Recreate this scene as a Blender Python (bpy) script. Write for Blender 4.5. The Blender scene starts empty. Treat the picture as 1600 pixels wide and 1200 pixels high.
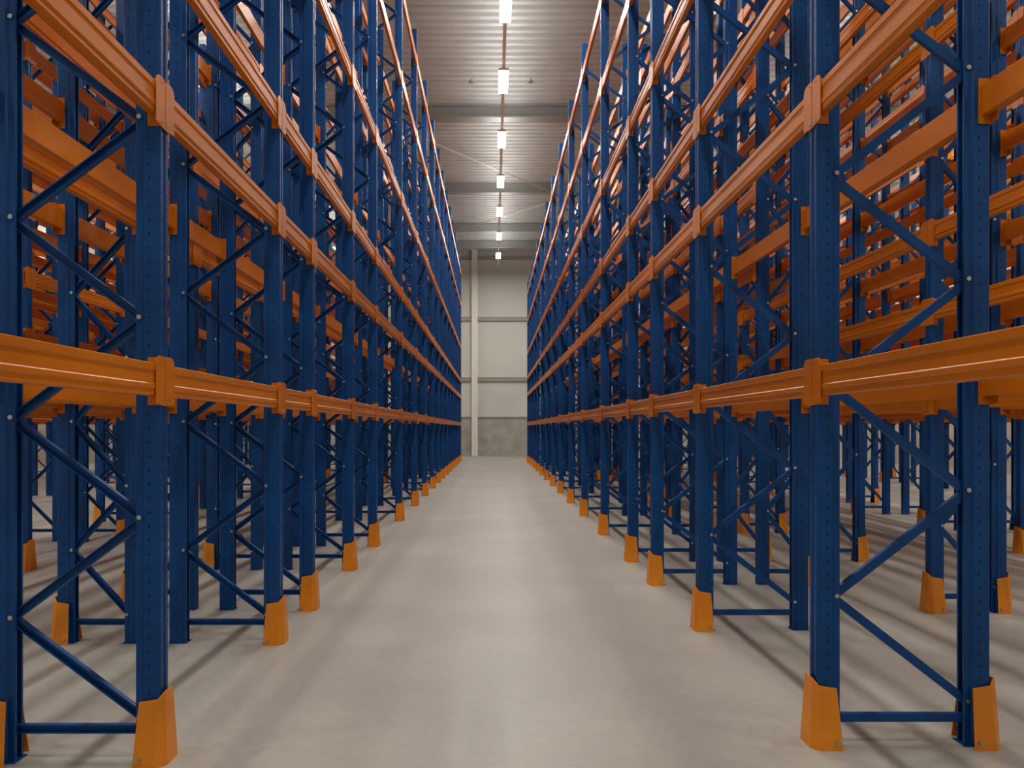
import bpy, math, random
from math import pi
random.seed(7)
C = bpy.context.scene.collection
H = 1.8            # eye height
F = 1300.0         # focal length in pixels of the 1600x1200 frame

# ------------------------------------------------------------------ materials
def new_mat(name, col, rough=0.5, metal=0.0, spec=0.5):
    m = bpy.data.materials.new(name); m.use_nodes = True
    b = m.node_tree.nodes['Principled BSDF']
    b.inputs['Base Color'].default_value = (*col, 1)
    b.inputs['Roughness'].default_value = rough
    b.inputs['Metallic'].default_value = metal
    b.inputs['Specular IOR Level'].default_value = spec
    return m, m.node_tree, b

def mth(nt, op, a=None, b=None, clamp=False):
    n = nt.nodes.new('ShaderNodeMath'); n.operation = op; n.use_clamp = clamp
    for i, v in enumerate((a, b)):
        if v is None: continue
        if isinstance(v, (int, float)): n.inputs[i].default_value = v
        else: nt.links.new(v, n.inputs[i])
    return n.outputs[0]

def noise_mix(nt, b, col_a, col_b, scale, detail=4, coord='Object', stretch=(1, 1, 1), lo=.35, hi=.65, rough=None):
    tc = nt.nodes.new('ShaderNodeTexCoord'); mp = nt.nodes.new('ShaderNodeMapping')
    mp.inputs['Scale'].default_value = stretch
    nt.links.new(tc.outputs[coord], mp.inputs[0])
    n = nt.nodes.new('ShaderNodeTexNoise'); n.inputs['Scale'].default_value = scale; n.inputs['Detail'].default_value = detail
    nt.links.new(mp.outputs[0], n.inputs['Vector'])
    r = nt.nodes.new('ShaderNodeValToRGB')
    r.color_ramp.elements[0].position = lo; r.color_ramp.elements[0].color = (*col_a, 1)
    r.color_ramp.elements[1].position = hi; r.color_ramp.elements[1].color = (*col_b, 1)
    nt.links.new(n.outputs[0], r.inputs[0])
    nt.links.new(r.outputs[0], b.inputs['Base Color'])
    return tc, n, r

BLUE_A, BLUE_B = (.0002, .050, .205), (.0005, .066, .255)
def blue_paint():
    m, nt, b = new_mat('blue_powder_coat', BLUE_A, .42, spec=.3)
    noise_mix(nt, b, BLUE_A, BLUE_B, 3.0)
    return m
def blue_post():
    m, nt, b = new_mat('blue_perforated_post', BLUE_A, .42, spec=.3)
    tc, n, r = noise_mix(nt, b, BLUE_A, BLUE_B, 3.0)
    sp = nt.nodes.new('ShaderNodeSeparateXYZ'); nt.links.new(tc.outputs['Object'], sp.inputs[0])
    sn = nt.nodes.new('ShaderNodeSeparateXYZ'); nt.links.new(tc.outputs['Normal'], sn.inputs[0])
    dz = mth(nt, 'PINGPONG', sp.outputs[2], .0375)
    def disc(off_axis, off, rad):
        d = mth(nt, 'SUBTRACT', off_axis, off)
        q = mth(nt, 'ADD', mth(nt, 'MULTIPLY', d, d), mth(nt, 'MULTIPLY', dz, dz))
        return mth(nt, 'LESS_THAN', q, rad * rad)
    side = mth(nt, 'MULTIPLY', disc(sp.outputs[0], .062, .0075), mth(nt, 'GREATER_THAN', mth(nt, 'ABSOLUTE', sn.outputs[1]), .9))
    face = mth(nt, 'MULTIPLY', disc(mth(nt, 'ABSOLUTE', sp.outputs[1]), .034, .009), mth(nt, 'LESS_THAN', sn.outputs[0], -.9))
    k = mth(nt, 'ADD', side, face, True)
    mix = nt.nodes.new('ShaderNodeMix'); mix.data_type = 'RGBA'
    nt.links.new(k, mix.inputs['Factor']); nt.links.new(r.outputs[0], mix.inputs['A'])
    mix.inputs['B'].default_value = (.004, .01, .025, 1)
    nt.links.new(mix.outputs['Result'], b.inputs['Base Color'])
    return m
M = {}
M['blue'] = blue_paint(); M['post'] = blue_post()
m, nt, b = new_mat('orange_powder_coat', (.78, .19, .004), .38, spec=.35)
noise_mix(nt, b, (.57, .155, .001), (.67, .185, .001), 2.5, stretch=(1, .25, 1)); M['orange'] = m
m, nt, b = new_mat('guard_orange', (.85, .25, .003), .42)
noise_mix(nt, b, (.74, .225, .001), (.82, .26, .001), 5); M['guard'] = m
M['steel'], nt, b = new_mat('zinc_steel', (.55, .54, .52), .35, 1.0)
M['housing'], nt, b = new_mat('white_housing', (.86, .87, .88), .5)
M['rod'], nt, b = new_mat('galvanised_rod', (.62, .58, .52), .5, .2)
m, nt, b = new_mat('diffuser', (1, 1, 1), .5)
b.inputs['Emission Color'].default_value = (1, .97, .92, 1); b.inputs['Emission Strength'].default_value = 14; M['diffuser'] = m

# polished concrete floor
m, nt, b = new_mat('concrete_floor', (.4, .37, .33), .42, spec=.4)
tc, n, r = noise_mix(nt, b, (.36, .335, .295), (.43, .405, .362), .55, detail=8, lo=.32, hi=.68)
n2 = nt.nodes.new('ShaderNodeTexNoise'); n2.inputs['Scale'].default_value = 14; n2.inputs['Detail'].default_value = 6
nt.links.new(tc.outputs['Object'], n2.inputs['Vector'])
mx = nt.nodes.new('ShaderNodeMix'); mx.data_type = 'RGBA'; mx.blend_type = 'MULTIPLY'; mx.inputs['Factor'].default_value = .35
rr = nt.nodes.new('ShaderNodeValToRGB'); rr.color_ramp.elements[0].color = (.72, .71, .70, 1); rr.color_ramp.elements[0].position = .3
rr.color_ramp.elements[1].position = .6
nt.links.new(n2.outputs[0], rr.inputs[0]); nt.links.new(r.outputs[0], mx.inputs['A']); nt.links.new(rr.outputs[0], mx.inputs['B'])
nt.links.new(mx.outputs['Result'], b.inputs['Base Color'])
mr = nt.nodes.new('ShaderNodeMapRange'); mr.inputs['To Min'].default_value = .36; mr.inputs['To Max'].default_value = .52
nt.links.new(n2.outputs[0], mr.inputs[0]); nt.links.new(mr.outputs[0], b.inputs['Roughness']); M['floor'] = m
m, nt, b = new_mat('profiled_roof_deck', (.55, .54, .50), .55)
noise_mix(nt, b, (.50, .525, .52), (.56, .585, .575), .8); M['deck'] = m
m, nt, b = new_mat('roof_girder', (.36, .37, .36), .6); M['girder'] = m
m, nt, b = new_mat('wall_panel', (.55, .51, .44), .6)
noise_mix(nt, b, (.64, .625, .565), (.69, .675, .61), .4); M['wall'] = m
m, nt, b = new_mat('concrete_plinth', (.33, .305, .265), .8)
noise_mix(nt, b, (.36, .34, .30), (.47, .45, .40), 1.6, detail=8); M['plinth'] = m
m, nt, b = new_mat('wall_column_paint', (.80, .77, .69), .55); M['column'] = m
m, nt, b = new_mat('wall_rail_grey', (.36, .345, .31), .55); M['rail'] = m

# ------------------------------------------------------------------ mesh helpers
class MB:
    def __init__(s): s.v = []; s.f = []
    def add(s, vs, fs):
        b = len(s.v); s.v += vs; s.f += [tuple(i + b for i in f) for f in fs]
    def box(s, a, b):
        x0, y0, z0 = a; x1, y1, z1 = b
        s.add([(x0,y0,z0),(x1,y0,z0),(x1,y1,z0),(x0,y1,z0),(x0,y0,z1),(x1,y0,z1),(x1,y1,z1),(x0,y1,z1)],
              [(3,2,1,0),(4,5,6,7),(0,1,5,4),(1,2,6,5),(2,3,7,6),(3,0,4,7)])
    def prism(s, poly, z0, z1):                      # polygon in xy (counter clockwise) extruded in z
        n = len(poly)
        s.add([(x, y, z0) for x, y in poly] + [(x, y, z1) for x, y in poly],
              [tuple(range(n))[::-1], tuple(range(n, 2*n))] + [(i, (i+1) % n, n+(i+1) % n, n+i) for i in range(n)])
    def along_y(s, poly, y0, y1):                    # polygon in xz extruded in y
        n = len(poly)
        s.add([(x, y0, z) for x, z in poly] + [(x, y1, z) for x, z in poly],
              [tuple(range(n)), tuple(range(n, 2*n))[::-1]] + [(i, n+i, n+(i+1) % n, (i+1) % n) for i in range(n)])
    def bar(s, p, q, prof, up=(0, 1, 0)):            # profile (a,b) carried from p to q; a across in plane, b along up
        px, py, pz = p; qx, qy, qz = q
        d = (qx-px, qy-py, qz-pz); L = math.sqrt(sum(c*c for c in d)); d = [c/L for c in d]
        a = (d[1]*up[2]-d[2]*up[1], d[2]*up[0]-d[0]*up[2], d[0]*up[1]-d[1]*up[0])
        La = math.sqrt(sum(c*c for c in a)); a = [c/La for c in a]
        bb = (a[1]*d[2]-a[2]*d[1], a[2]*d[0]-a[0]*d[2], a[0]*d[1]-a[1]*d[0])
        n = len(prof); vs = []
        for o in (p, q):
            for u, w in prof: vs.append(tuple(o[i]+a[i]*u+bb[i]*w for i in range(3)))
        s.add(vs, [tuple(range(n)), tuple(range(n, 2*n))[::-1]] + [(i, n+i, n+(i+1) % n, (i+1) % n) for i in range(n)])
    def cyl(s, c, r, h, axis=2, n=10):
        ring = [(r*math.cos(2*pi*i/n), r*math.sin(2*pi*i/n)) for i in range(n)]
        vs = []
        for t in (0, h):
            for a, bq in ring:
                p = [0, 0, 0]; p[axis] = t; p[(axis+1) % 3] = a; p[(axis+2) % 3] = bq
                vs.append((c[0]+p[0], c[1]+p[1], c[2]+p[2]))
        s.add(vs, [tuple(range(n))[::-1], tuple(range(n, 2*n))] + [(i, (i+1) % n, n+(i+1) % n, n+i) for i in range(n)])
    def extend(s, o, dx=0, dy=0, dz=0, flip=False):
        k = -1 if flip else 1
        s.add([(k*x+dx, k*y+dy, z+dz) for x, y, z in o.v], o.f)
    def mesh(s, name, mat):
        me = bpy.data.meshes.new(name); me.from_pydata(s.v, [], s.f); me.update()
        import bmesh
        bm = bmesh.new(); bm.from_mesh(me); bmesh.ops.recalc_face_normals(bm, faces=bm.faces); bm.to_mesh(me); bm.free()
        for mm in (mat if isinstance(mat, (list, tuple)) else [mat]): me.materials.append(mm)
        return me

def obj(name, me, parent=None, loc=(0, 0, 0), rz=0):
    o = bpy.data.objects.new(name, me); C.objects.link(o)
    o.location = loc; o.rotation_euler = (0, 0, rz)
    if parent is not None: o.parent = parent
    return o
def tag(o, label=None, cat=None, group=None, kind=None):
    if label: o['label'] = label
    if cat: o['category'] = cat
    if group: o['group'] = group
    if kind: o['kind'] = kind
    return o
def struct(name, mb, mat, label=None):
    o = obj(name, mb.mesh(name, mat)); o['kind'] = 'structure'
    if label: o['label'] = label
    return o

# ------------------------------------------------------------------ rack pieces (local: aisle side at -X, rack grows to +X)
_out = [(.009, 0), (.009, .014), (0, .021), (0, .046), (.006, .052), (.092, .052), (.102, .040), (.136, .040), (.140, .036), (.140, .022)]
_in = [(.136, .022), (.136, .033), (.133, .036), (.099, .036), (.090, .048), (.008, .048), (.004, .044), (.004, .024), (.013, .017), (.013, 0)]
_half = _out + _in
POST = _half[:-1] + [(.013, 0)] 
POST = _out + _in + [(u, -v) for u, v in reversed(_in[:-1])] + [(u, -v) for u, v in reversed(_out[1:])]
POST = [(u, -v) for u, v in POST]
POSTSIMPLE = [(0, -.052), (.092, -.052), (.140, -.040), (.140, .040), (.092, .052), (0, .052)]
BR = [(-.024, -.017), (.024, -.017), (.024, .017), (.017, .017), (.017, -.010), (-.017, -.010), (-.017, .017), (-.024, .017)]
BRS = [(-.022, -.015), (.022, -.015), (.022, .015), (-.022, .015)]

def brace_nodes(top, start_front, first, step):
    z = first; s = start_front; out = []
    while z < top - .15:
        out.append((z, s)); z += step; s = not s
    return out
def brace_line(d, z0, s0, z1, ext=.105):
    a, b = ext, d - ext
    return ((a, 0, z0), (b, 0, z1)) if s0 else ((b, 0, z0), (a, 0, z1))

def post_mb(top, simple=False):
    mb = MB(); mb.prism(POSTSIMPLE if simple else POST, .006, top); return mb
def plate_mb():
    mb = MB(); mb.box((.0, -.062, 0), (.150, .062, .006)); return mb
def bolt_mb():
    mb = MB(); mb.cyl((0, -.047, 0), .008, .094, 1, 8); mb.cyl((0, -.052, 0), .014, .010, 1, 6); mb.cyl((0, .042, 0), .014, .010, 1, 6); return mb

_cache = {}
def cached(key, fn):
    if key not in _cache: _cache[key] = fn()
    return _cache[key]

def diag_mesh(d, step, start_front):
    def fn():
        mb = MB(); p, q = brace_line(d, 0, start_front, step)
        mb.bar(p, q, BR); return mb.mesh('diagonal_brace', M['blue'])
    return cached(('diag', round(d, 3), step, start_front), fn)

def upright(loc, rz, d, top, sf, first, step, barz, label, group, detail):
    """detail 0: one joined mesh; 1: parts; 2: parts and bolts"""
    nodes = brace_nodes(top, sf, first, step)
    if detail == 0:
        def fn():
            mb = MB(); p = post_mb(top, True); mb.extend(p); mb.extend(p, dx=d, flip=True)
            mb.bar((.12, 0, barz), (d-.12, 0, barz), BRS)
            for (z0, s0), (z1, s1) in zip(nodes, nodes[1:]):
                a, b_ = brace_line(d, z0, s0, z1); mb.bar(a, b_, BRS)
            return mb.mesh('rack_upright', M['blue'])
        o = obj('rack_upright', cached(('far', round(d, 3), top, sf, first, step), fn), None, loc, rz)
        return tag(o, label, 'rack upright', group)
    root = obj('rack_upright', None, None, loc, rz); tag(root, label, 'rack upright', group)
    pm = cached(('post', top), lambda: post_mb(top).mesh('post', M['post']))
    obj('post', pm, root); obj('post', pm, root, (d, 0, 0), pi)
    fm = cached('plate', lambda: plate_mb().mesh('foot_plate', M['blue']))
    obj('foot_plate', fm, root); obj('foot_plate', fm, root, (d, 0, 0), pi)
    def hb():
        mb = MB(); mb.bar((.11, 0, 0), (d-.11, 0, 0), BR); return mb.mesh('base_brace', M['blue'])
    obj('base_brace', cached(('hb', round(d, 3)), hb), root, (0, 0, barz))
    bm_ = cached('bolt', lambda: bolt_mb().mesh('bolt', M['steel']))
    for (z0, s0), (z1, s1) in zip(nodes, nodes[1:]):
        br = obj('diagonal_brace', diag_mesh(d, step, s0), root, (0, 0, z0))
        if detail == 2:
            u = .118 if s0 else d - .118
            bo = obj('bolt', bm_, br, (u, 0, .012)); tag(bo, 'bright steel bolt')
    return root

# guard: folded steel shoe round the foot of a post
def guard_mb():
    bot = [(.125, -.125), (.0, -.125), (-.045, -.075), (-.045, .075), (.0, .125), (.125, .125)]
    topp = [(.108, -.074), (.004, -.074), (-.026, -.052), (-.026, .052), (.004, .074), (.108, .074)]
    hz = [.335, .350, .388, .388, .350, .335]
    t = .006; mb = MB(); n = len(bot)
    def inset(p, k):
        x, y = p; return (x + (t if x < .05 else 0), y - math.copysign(t, y))
    vs = []
    for i in range(n): vs.append((*bot[i], 0))
    for i in range(n): vs.append((*[bot[i][k] + (topp[i][k]-bot[i][k]) * .06 for k in (0, 1)], .02))
    for i in range(n): vs.append((*topp[i], hz[i]))
    for i in range(n): vs.append((*inset(topp[i], i), hz[i]))
    for i in range(n): vs.append((*inset(bot[i], i), 0))
    fs = []
    for i in range(n-1):
        for r in range(4): fs.append((r*n+i, r*n+i+1, (r+1)*n+i+1, (r+1)*n+i))
        fs.append((4*n+i, 4*n+i+1, i+1, i))
    for e in (0, n-1): fs.append((e, n+e, 2*n+e, 3*n+e, 4*n+e))
    mb.add(vs, fs)
    return mb
def anchor_mb(sgn):
    mb = MB(); y0 = .113
    mb.cyl((.095, sgn*y0 - (0 if sgn > 0 else .02), .045), .013, .022, 1, 10); mb.cyl((.095, sgn*y0 - (0 if sgn > 0 else .03), .045), .007, .032, 1, 8)
    return mb
def guard(loc, rz, label, group, detail):
    gm = cached('guard', lambda: guard_mb().mesh('post_guard', M['guard']))
    if not detail: return tag(obj('post_guard', gm, None, loc, rz), label, 'post guard', group)
    root = tag(obj('post_guard', None, None, loc, rz), label, 'post guard', group)
    obj('shoe', gm, root)
    for s in (1, -1):
        tag(obj('anchor_bolt', cached(('anc', s), lambda: anchor_mb(s).mesh('anchor_bolt', M['steel'])), root), 'bare steel anchor bolt')
    return root

# beam, local: aisle face at x=0, centred on its bay
BP = [(0, .085), (0, .052), (.005, .047), (.005, -.018), (0, -.024), (0, -.044), (.005, -.049), (.005, -.078), (.010, -.085), (.048, -.085), (.050, -.082), (.050, .082), (.047, .085), (.004, .088)]
BPS = [(0, .085), (0, -.085), (.05, -.085), (.05, .085)]
def beam_body(L, simple=False):
    mb = MB(); e = L/2 - .058
    mb.along_y(BPS if simple else BP, -e, e); return mb
def connector(L, s):
    """s=+1: connector at the +Y end; an L plate folded round the post"""
    mb = MB(); y1 = L/2 - .004; y0 = L/2 - .125
    plate = [(y0, -.125), (y1, -.138), (y1, .118), (y1-.012, .132), (y0+.04, .132), (y0+.012, .118), (y0, .09)]
    n = len(plate)
    vs = [(-.006, s*y, z) for y, z in plate] + [(-.001, s*y, z) for y, z in plate]
    mb.add(vs, [tuple(range(n)), tuple(range(n, 2*n))[::-1]] + [(i, n+i, n+(i+1) % n, (i+1) % n) for i in range(n)])
    ys = sorted((s*(L/2-.058), s*(L/2-.0535)))
    mb.box((-.001, ys[0], -.132), (.068, ys[1], .125))
    return mb
def crossbeam(loc, rz, L, label, group, detail):
    if not detail:
        def fn():
            mb = beam_body(L); mb.extend(connector(L, 1)); mb.extend(connector(L, -1)); return mb.mesh('rack_crossbeam', M['orange'])
        return tag(obj('rack_crossbeam', cached(('xb', round(L, 3)), fn), None, loc, rz), label, 'crossbeam', group)
    root = tag(obj('rack_crossbeam', None, None, loc, rz), label, 'crossbeam', group)
    obj('box_section', cached(('xbb', round(L, 3)), lambda: beam_body(L).mesh('box_section', M['orange'])), root)
    for s in (1, -1):
        c = obj('end_connector', cached(('xbc', round(L, 3), s), lambda: connector(L, s).mesh('end_connector', M['orange'])), root)
        if detail == 2:
            def pin():
                mb = MB()
                for z in (-.105, .112): mb.cyl((-.010, s*(L/2-.035), z), .006, .006, 0, 8)
                return mb.mesh('locking_pin', M['steel'])
            obj('locking_pin', cached(('pin', round(L, 3), s), pin), c)
    return root

# ------------------------------------------------------------------ the rows of racking
LV_L = (2.06, 3.56, 4.45, 6.31, 8.67, 10.43); TOP_L = 11.15
LV_R = (2.07, 3.66, 4.56, 5.90, 7.62, 9.12); TOP_R = 9.78
LV_O = (2.07, 2.95, 3.72, 4.6, 5.6, 6.6, 7.75, 8.9, 10.0)
YA_L = [1.90] + [1.86*F/(771-x) for x in (237, 427, 480, 544, 582, 623, 647, 663, 675, 684, 691, 697, 702, 706.3, 710, 713.2, 716, 718.6)]
YA_R = [2.25] + [1.90*F/(x-771) for x in (1289, 1101, 1027, 989, 945, 914, 893, 877, 865, 855.2, 847.2, 841, 836, 831.8, 828.4, 825.8)]
def reg(y0, step=2.75, end=47.5):
    out = []
    while y0 < end: out.append(y0); y0 += step
    return out
ORD = 'first second third fourth fifth sixth seventh eighth ninth tenth eleventh twelfth thirteenth fourteenth fifteenth sixteenth seventeenth eighteenth nineteenth twentieth'.split()
# key, name in labels, side, |x| of the column nearer the main aisle, depth, Y list, guards (near column, far column)
ROWS = [
 ('A', 'rack lining left of aisle', -1, 1.79, .93, YA_L, 1, 0),
 ('B', 'rack backing left aisle rack', -1, 2.96, .70, YA_L[1:], 0, 1),
 ('C', 'second rack out on left', -1, 5.90, .75, reg(7.85), 1, 0),
 ('D', 'third rack out on left', -1, 6.92, .75, reg(7.85), 0, 1),
 ('E', 'fourth rack out on left', -1, 11.3, .75, reg(14.2), 1, 0),
 ('G', 'fifth rack out on left', -1, 12.32, .75, reg(16.95), 0, 1),
 ('I', 'last rack out on left', -1, 16.9, .75, reg(23.5), 1, 0),
 ('a', 'rack lining right of aisle', 1, 1.83, .985, YA_R, 1, 0),
 ('b', 'rack backing right aisle rack', 1, 3.05, .68, YA_R[3:], 0, 1),
 ('c', 'second rack out on right', 1, 4.28, .75, [5.45] + reg(8.2, 3.1), 1, 1),
 ('d', 'third rack out on right', 1, 7.60, .75, reg(9.3), 1, 0),
 ('e', 'fourth rack out on right', 1, 8.62, .75, reg(12.05), 0, 1),
 ('g', 'fifth rack out on right', 1, 13.0, .75, reg(16.9), 1, 0),
 ('i', 'last rack out on right', 1, 14.02, .75, reg(19.65), 0, 1),
]
#BAKE
# how finely each piece is split, by how large the photograph shows it
BEAMS = {k: v for v, s in ((0, 'A03.8 A03.9 A04.10 A05.10 A10.4 B02.1 B02.4 B03.4 B05.7 C07.4 D13.2 a01.8 a02.8 b05.3 b05.4 b13.2 b14.2 c02.4 d03.0 d05.0 d10.2 e14.1'), (1, 'A00.4 A00.5 A00.6 A00.7 A01.4 A01.5 A01.6 A01.7 A02.4 A02.5 A02.6 A02.7 A03.4 A03.5 A03.6 A03.7 A04.5 A04.6 A04.7 A04.8 A04.9 A05.6 A05.7 A05.8 A05.9 A10.2 A10.3 A10.5 A11.3 A11.4 A11.5 A11.6 A11.7 A13.3 A13.4 A13.5 A13.6 A13.7 A14.5 A15.6 A15.7 B00.0 B00.2 B01.1 B01.3 B01.4 B02.2 B03.2 B04.4 B04.5 B05.5 B10.0 B10.1 B11.2 B11.3 B11.5 B12.2 B12.3 B12.5 B13.2 B13.3 B15.5 C00.1 C01.0 C01.1 C02.0 C02.3 C02.4 C03.1 C05.0 C05.3 C05.4 C12.1 C12.2 C13.1 C13.2 C17.2 D02.0 D02.1 D03.0 D03.1 D04.0 D04.1 D05.0 D05.1 D06.1 D07.1 D12.1 D13.1 D16.1 E00.1 E06.1 E06.2 E13.1 a00.3 a00.4 a00.5 a00.6 a00.7 a01.3 a01.4 a01.5 a01.6 a01.7 a02.3 a02.4 a02.5 a02.6 a02.7 a03.3 a03.4 a03.5 a03.6 a03.7 a03.8 a04.4 a04.5 a04.6 a04.7 a04.8 a05.5 a05.6 a05.7 a05.8 a10.2 a10.4 a11.3 a11.4 a11.5 a11.6 a11.7 a14.4 a14.5 a14.6 a14.7 a15.5 a15.6 a15.7 b01.0 b01.1 b01.2 b02.0 b02.1 b02.2 b03.0 b03.1 b03.2 b04.1 b04.2 b05.2 b10.0 b11.0 b11.1 b11.2 b12.0 b12.1 b13.0 b13.1 b14.1 b15.2 c00.2 c01.2 c02.2 c02.3 c03.0 c03.1 c04.0 c04.2 c05.1 c06.2 c07.2 c10.0 c10.1 c11.0 c11.2 c11.3 c12.0 c12.2 c12.3 c13.0 c13.2 c13.3 c14.0 c14.1 c14.2 c15.1 c16.2 c16.3 d00.0 d00.1 d00.2 d03.1 d03.2 d04.0 d04.1 d04.2 d04.3 d05.1 d05.2 d06.0 d06.1 d06.2 d07.1 d07.2 d07.3 d08.2 d08.3 d13.1 d13.2 d13.3 d15.2 d16.1 d16.2 d16.3 d17.2 d17.3 e03.1 e03.2 e07.0 e07.1 e07.2 e12.1 e12.2 e13.2 e13.3 e14.2 e15.1 e15.2'), (2, 'A00.0 A00.1 A00.2 A00.3 A01.0 A01.1 A01.2 A01.3 A02.1 A02.2 A02.3 A03.3 A10.1 A11.1 A11.2 B01.0 B01.2 B02.0 B11.0 B11.1 B12.0 B12.1 C02.1 C05.1 a00.0 a00.1 a00.2 a01.0 a01.1 a01.2 a02.1 a02.2 a03.2 a10.0 a10.1 a11.0 a11.1 a11.2 c00.0 c00.1 c01.0 c01.1 c02.0 c02.1 c04.1 c11.1 c12.1 c13.1')) for k in s.split()}
FRAMES = {k: v for v, s in ((0, 'B8 C9 D10 D5 D8 E3 E8 G3 G8 I2 I4 b5 c10 c11 c4 c5 c7 c9 d6 d7 d9 e10 e5 e6 e7 g3 g4 g7 g8 g9 i4 i5'), (1, 'A10 A11 A12 A13 A14 A15 A16 A17 B10 B11 B4 B5 B6 B9 C1 C4 C5 C8 D1 D2 E2 G1 a10 a11 a12 a13 a14 a15 a16 a9 b4 b6 b7 b8 b9 c6 c8 d1 d2 d3 d5 e1 e2 e3 g2 i3'), (2, 'A1 A2 A3 A4 A5 A6 A7 A8 A9 B1 B2 B3 C2 a1 a2 a3 a4 a5 a6 a7 a8 b0 b1 b2 b3 c1 c2 c3')) for k in s.split()}
GUARDS = {k: v for v, s in ((0, 'A100 A110 A120 A130 A140 A150 A160 A170 A180 A80 A90 B91 C20 C80 D21 E30 E80 G31 G91 I40 a100 a110 a120 a130 a140 a150 a160 a70 a80 a90 b01 b11 b21 b31 b41 b61 b71 c111 c50 c60 c71 c80 d20 d30 d50 d60 d70 d90 e11 e31 g30 g40 g80 g90 i41'), (1, 'A10 A11 A20 A30 A40 A50 A60 A70 B11 B21 B31 C10 a10 a11 a20 a30 a40 a50 a60 c10 c11 c21 c30 c31 d10'), (2, '')) for k in s.split()}
#END
INFO = {}
group_of = {'A': 'left', 'a': 'right'}
rest = MB(); rest_n = 0
for key, rname, side, x0, d, ys, g0, g1 in ROWS:
    lv, top = (LV_L, TOP_L) if side < 0 else (LV_R, TOP_R)
    if key not in 'ABab': lv, top = LV_O, 10.5
    rz = 0 if side > 0 else pi
    sf, first, step, barz = (True, .23, .54, .17) if side < 0 else (False, .24, .60, .15)
    seen = lambda yy: any(0 < 771 + side*x*F/yy < 1600 for x in (x0, x0 + d))
    while len(ys) > 1 and not seen(ys[1]): ys = ys[1:]
    out = 0 if seen(ys[0]) else 1                    # the upright that carries the cut-off bay beside the camera
    for k, y in enumerate(ys):
        place = f'{ORD[k-out]} from camera in' if k >= out else 'just outside the view, of'
        which_up = f'{ORD[k-out]} upright in' if k >= out else 'out-of-view upright of'
        fk = f'{key}{k}'
        det = 2 if FRAMES is None else FRAMES.get(fk, 0)
        if key in 'Aa' and k == 0 and FRAMES is not None: det = 1
        o = upright((side*x0, y, 0), rz, d, top, sf, first, step, barz,
                    f'blue perforated upright, {place} {rname}', 'uprights of the ' + rname, det)
        INFO[o.name] = ('F', fk)
        for which, on in ((0, g0), (1, g1)):
            if key == 'Aa'[side > 0] and k == 1 and which == 1: on = 1
            if not on: continue
            gk = f'{key}{k}{which}'
            xx = side*(x0 + (d if which else 0)); r2 = rz if not which else rz + pi
            det = 1 if GUARDS is None else GUARDS.get(gk, 0)
            o = guard((xx, y, 0), r2, f"orange guard, {'outer' if which else 'inner'} foot of {which_up} {rname}", 'foot guards of the ' + rname, det)
            INFO[o.name] = ('G', gk)
    for k in range(len(ys)-1):
        L = ys[k+1]-ys[k]; yc = (ys[k+1]+ys[k])/2
        for which in (0, 1):
            xx = side*(x0 + (d if which else 0)); r2 = rz if not which else rz + pi
            for l, z in enumerate(lv):
                bk = f'{key}{which}{l}.{k}'
                if BEAMS is None or bk in BEAMS:
                    det = 2 if BEAMS is None else BEAMS[bk]
                    o = crossbeam((xx, yc, z), r2, L,
                                  f"orange crossbeam, {ORD[l]} level, {'back' if which else 'front'} face, {ORD[k]} bay, {rname}",
                                  'crossbeams of the ' + rname, det)
                    INFO[o.name] = ('B', bk)
                else:
                    t = beam_body(L, True)
                    for s in (1, -1):
                        yy = sorted((s*(L/2-.125), s*(L/2-.004))); t.box((-.006, yy[0], -.13), (-.001, yy[1], .13))
                    rest.extend(t, dx=xx, dy=yc, dz=z, flip=abs(r2 % (2*pi) - pi) < .1)
                    rest_n += 1
if rest_n:
    o = obj('crossbeam_mass', rest.mesh('crossbeam_mass', M['orange']))
    tag(o, 'dense mass of small orange crossbeams deep in the racking', 'crossbeams', None, 'stuff')

# ------------------------------------------------------------------ the building
HW, Y0, Y1, ZC = 21.0, -6.0, 55.7, 13.7
mb = MB(); mb.box((-HW, Y0, -.2), (HW, Y1, 0)); struct('floor', mb, M['floor'])
# trapezoid profiled deck, ribs run across the hall
mb = MB(); p = .42; y = Y0; prof = []
while y < Y1:
    prof += [(y, ZC+.13), (y+.14, ZC+.13), (y+.19, ZC), (y+.37, ZC)]; y += p
prof = [q for q in prof if q[0] <= Y1]
n = len(prof)
mb.add([(-HW, a, z) for a, z in prof] + [(HW, a, z) for a, z in prof], [(i, n+i, n+i+1, i+1) for i in range(n-1)])
struct('ceiling', mb, M['deck'])
for i, (gy, w, hh) in enumerate([(-.5, .4, .55), (10, .4, .55), (20.3, .4, .55), (30.7, .5, .5), (40.3, .3, .5), (48.3, .14, .45), (52.6, .14, .45)]):
    mb = MB()
    mb.box((-HW, gy-w/2, ZC-hh), (HW, gy+w/2, ZC-hh+.05)); mb.box((-HW, gy-w/2, ZC-.05), (HW, gy+w/2, ZC))
    mb.box((-HW, gy-.04, ZC-hh+.05), (HW, gy+.04, ZC-.05))
    struct(f'trim_{i+1}', mb, M['girder'], 'roof girder spanning the hall')
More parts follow.
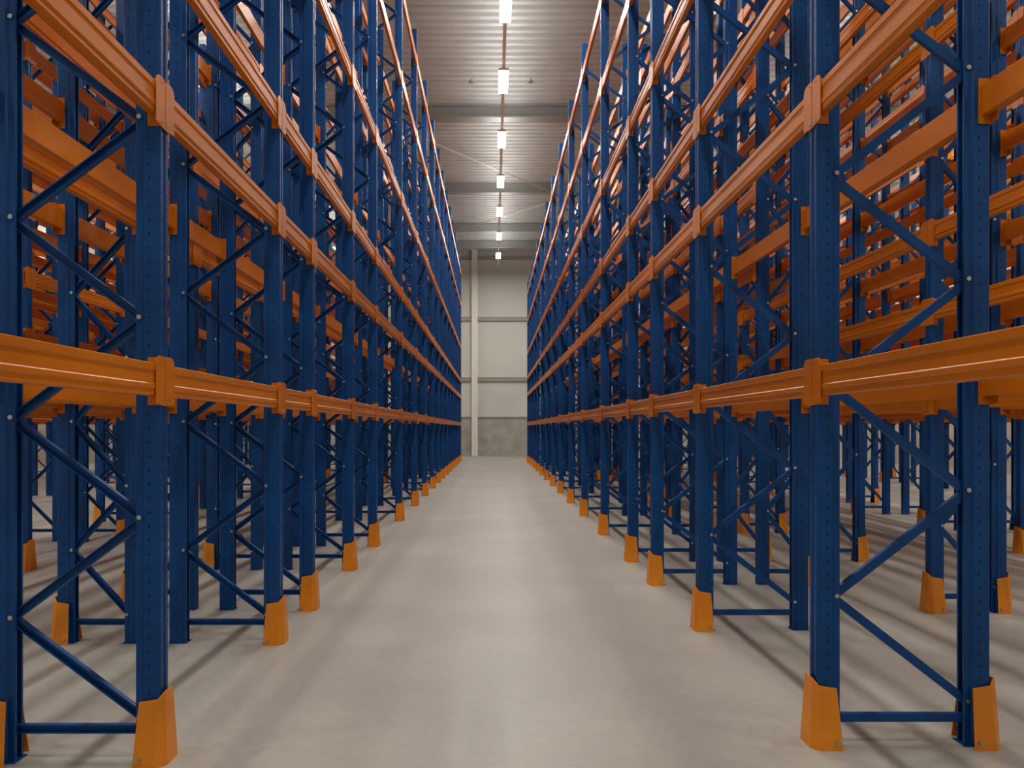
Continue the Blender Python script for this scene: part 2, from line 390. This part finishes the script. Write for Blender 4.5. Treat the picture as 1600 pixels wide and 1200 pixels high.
# end wall
mb = MB(); mb.box((-HW, Y1, 2.57), (HW, Y1+.2, ZC+.2)); struct('wall_end', mb, M['wall'])
mb = MB(); mb.box((-HW, Y1-.02, 0), (HW, Y1+.2, 2.5)); struct('baseboard_end', mb, M['plinth'], 'grey concrete plinth along the end wall')
nt_ = 8
for z, h, dpt, mt in ((2.53, .08, .06, 'rail'), (5.1, .22, .16, 'rail'), (9.13, .22, .16, 'rail'), (13.2, .2, .16, 'rail')):
    mb = MB(); mb.box((-HW, Y1-dpt, z-h/2), (HW, Y1, z+h/2)); mb.box((-HW, Y1-dpt-.03, z+h/2), (HW, Y1, z+h/2+.03))
    struct(f'trim_{nt_}', mb, M[mt]); nt_ += 1
for cx in (-13.6, -7.6, -1.25, 5.1, 11.4, 17.5):
    mb = MB(); mb.box((cx-.20, Y1-.42, 0), (cx+.20, Y1-.37, ZC)); mb.box((cx-.20, Y1-.05, 0), (cx+.20, Y1, ZC)); mb.box((cx-.02, Y1-.37, 0), (cx+.02, Y1-.05, ZC))
    struct(f'trim_{nt_}', mb, M['column']); nt_ += 1
mb = MB(); mb.box((-HW-.2, Y0, 0), (-HW, Y1, ZC+.2)); struct('wall_left', mb, M['wall'])
mb = MB(); mb.box((HW, Y0, 0), (HW+.2, Y1, ZC+.2)); struct('wall_right', mb, M['wall'])
mb = MB(); mb.box((-HW, Y0-.2, 0), (HW, Y0, ZC+.2)); struct('wall_back', mb, M['wall'])
mb = MB(); mb.box((-HW-.2, Y0-.2, ZC+.2), (HW+.2, Y1+.2, ZC+.3)); o = struct('ceiling_slab', mb, M['deck'])

# bracing rods under the roof
for i, (a, b_, lab) in enumerate([((-4.3, 30.9, 13.28), (2.75, 40.3, 13.28), 'thin pale roof brace slanting down to the right, nearer of two'),
                            ((4.2, 40.5, 13.28), (-2.2, 48.3, 13.28), 'thin pale roof brace slanting up to the right, farther of two')]):
    mb = MB(); prof = [(.035*math.cos(t*pi/4), .035*math.sin(t*pi/4)) for t in range(8)]
    mb.bar(a, b_, prof, (0, 0, 1)); tag(obj('bracing_rod', mb.mesh('bracing_rod', M['rod'])), lab, 'bracing rod', 'roof bracing rods')
# sprinklers
for x, lab in ((-.75, 'tiny sprinkler head under the roof, left of the lights'), (1.25, 'tiny sprinkler head under the roof, right of the lights')):
    root = tag(obj('hanging_sprinkler', None, None, (x, 27.7, ZC-.35)), lab, 'sprinkler', 'roof sprinklers')
    mb = MB(); mb.cyl((0, 0, .05), .02, .3, 2); obj('drop_pipe', mb.mesh('drop_pipe', M['rod']), root)
    mb = MB(); mb.cyl((0, 0, .02), .05, .03, 2); mb.cyl((0, 0, -.02), .09, .012, 2, 14); mb.cyl((0, 0, -.02), .015, .06, 2); obj('deflector', mb.mesh('deflector', M['steel']), root)

# light lines
ZL = 12.2
LIGHTS = []
PWR = 225; UP = 95
hm = MB(); hm.box((-.15, -.82, .02), (.15, .82, .10)); hm.box((-.05, -.82, .10), (.05, .82, .13)); hm = hm.mesh('housing', M['housing'])
dm = MB(); dm.box((-.135, -.80, -.005), (.135, .80, .02)); dm = dm.mesh('diffuser', M['diffuser'])
wm = MB()
for yy in (-.5, .5): wm.cyl((0, yy, .19), .006, ZC-ZL-.19, 2, 6)
wm = wm.mesh('suspension_wire', M['rod'])
ld = bpy.data.lights.new('lamp', 'AREA'); ld.shape = 'RECTANGLE'; ld.size = .27; ld.size_y = 1.6; ld.energy = PWR; ld.color = (1, .96, .90)
lu = bpy.data.lights.new('roof_fill', 'AREA'); lu.shape = 'RECTANGLE'; lu.size = .09; lu.size_y = 8.8; lu.energy = UP; lu.color = (1, .97, .92)  # bodiless fill lamp added to brighten the roof deck, no real fitting
for lx, name in ((.30, 'main aisle'), (-9.07, 'left side aisle'), (11.1, 'right side aisle'), (-19.0, 'far left edge'), (18.2, 'far right edge')):
    mb = MB(); mb.box((-.045, -.5, .134), (.045, 53.6, .186))
    tk = tag(obj('cable_trunking', mb.mesh('cable_trunking', M['housing']), None, (lx, 0, ZL)), f'long pale trunking carrying the lights over {name}', 'cable trunking')
    for k in range(6):
        lo = bpy.data.objects.new('roof_fill', lu); C.objects.link(lo); lo.parent = tk; lo.location = (0, 4 + 8.9*k, .195); lo.rotation_euler = (pi, 0, 0)
    yl = [.5, 5.5, 10.5, 15.5, 20.5, 25.0, 30.0, 35.1, 39.9, 45.0, 50.1]
    if lx != .30: yl = [.5, 8.5, 16.5, 24.5, 32.5, 40.5, 48.5]
    for k, y in enumerate(yl):
        root = tag(obj('pendant_light', None, None, (lx, y, ZL)), f'bright rectangular light, {ORD[k]} from the camera along the {name}', 'ceiling light', 'lights over the ' + name)
        obj('housing', hm, root); obj('diffuser', dm, root); obj('suspension_wire', wm, root)
        lo = bpy.data.objects.new('lamp', ld); C.objects.link(lo); lo.parent = root; lo.location = (0, 0, -.012)
        LIGHTS.append(lo)

# ------------------------------------------------------------------ camera, world, view
cam = bpy.data.cameras.new('camera'); co = bpy.data.objects.new('camera', cam); C.objects.link(co)
cam.sensor_width = 36; cam.lens = 36*F/1600
co.location = (0, 0, H); co.rotation_euler = (pi/2, 0, 0)
cam.shift_x = (800-771)/1600; cam.shift_y = (670-600)/1600
cam.clip_start = .05; cam.clip_end = 200
sc = bpy.context.scene; sc.camera = co
w = bpy.data.worlds.new('world'); sc.world = w; w.use_nodes = True
w.node_tree.nodes['Background'].inputs[0].default_value = (.5, .48, .45, 1); w.node_tree.nodes['Background'].inputs[1].default_value = .05
sc.view_settings.view_transform = 'Standard'; sc.view_settings.look = 'None'
sc.view_settings.exposure = -0.14; sc.view_settings.gamma = 1; sc.view_settings.use_curve_mapping = False
sc.cycles.use_denoising = True
sc.cycles.sample_clamp_indirect = 6
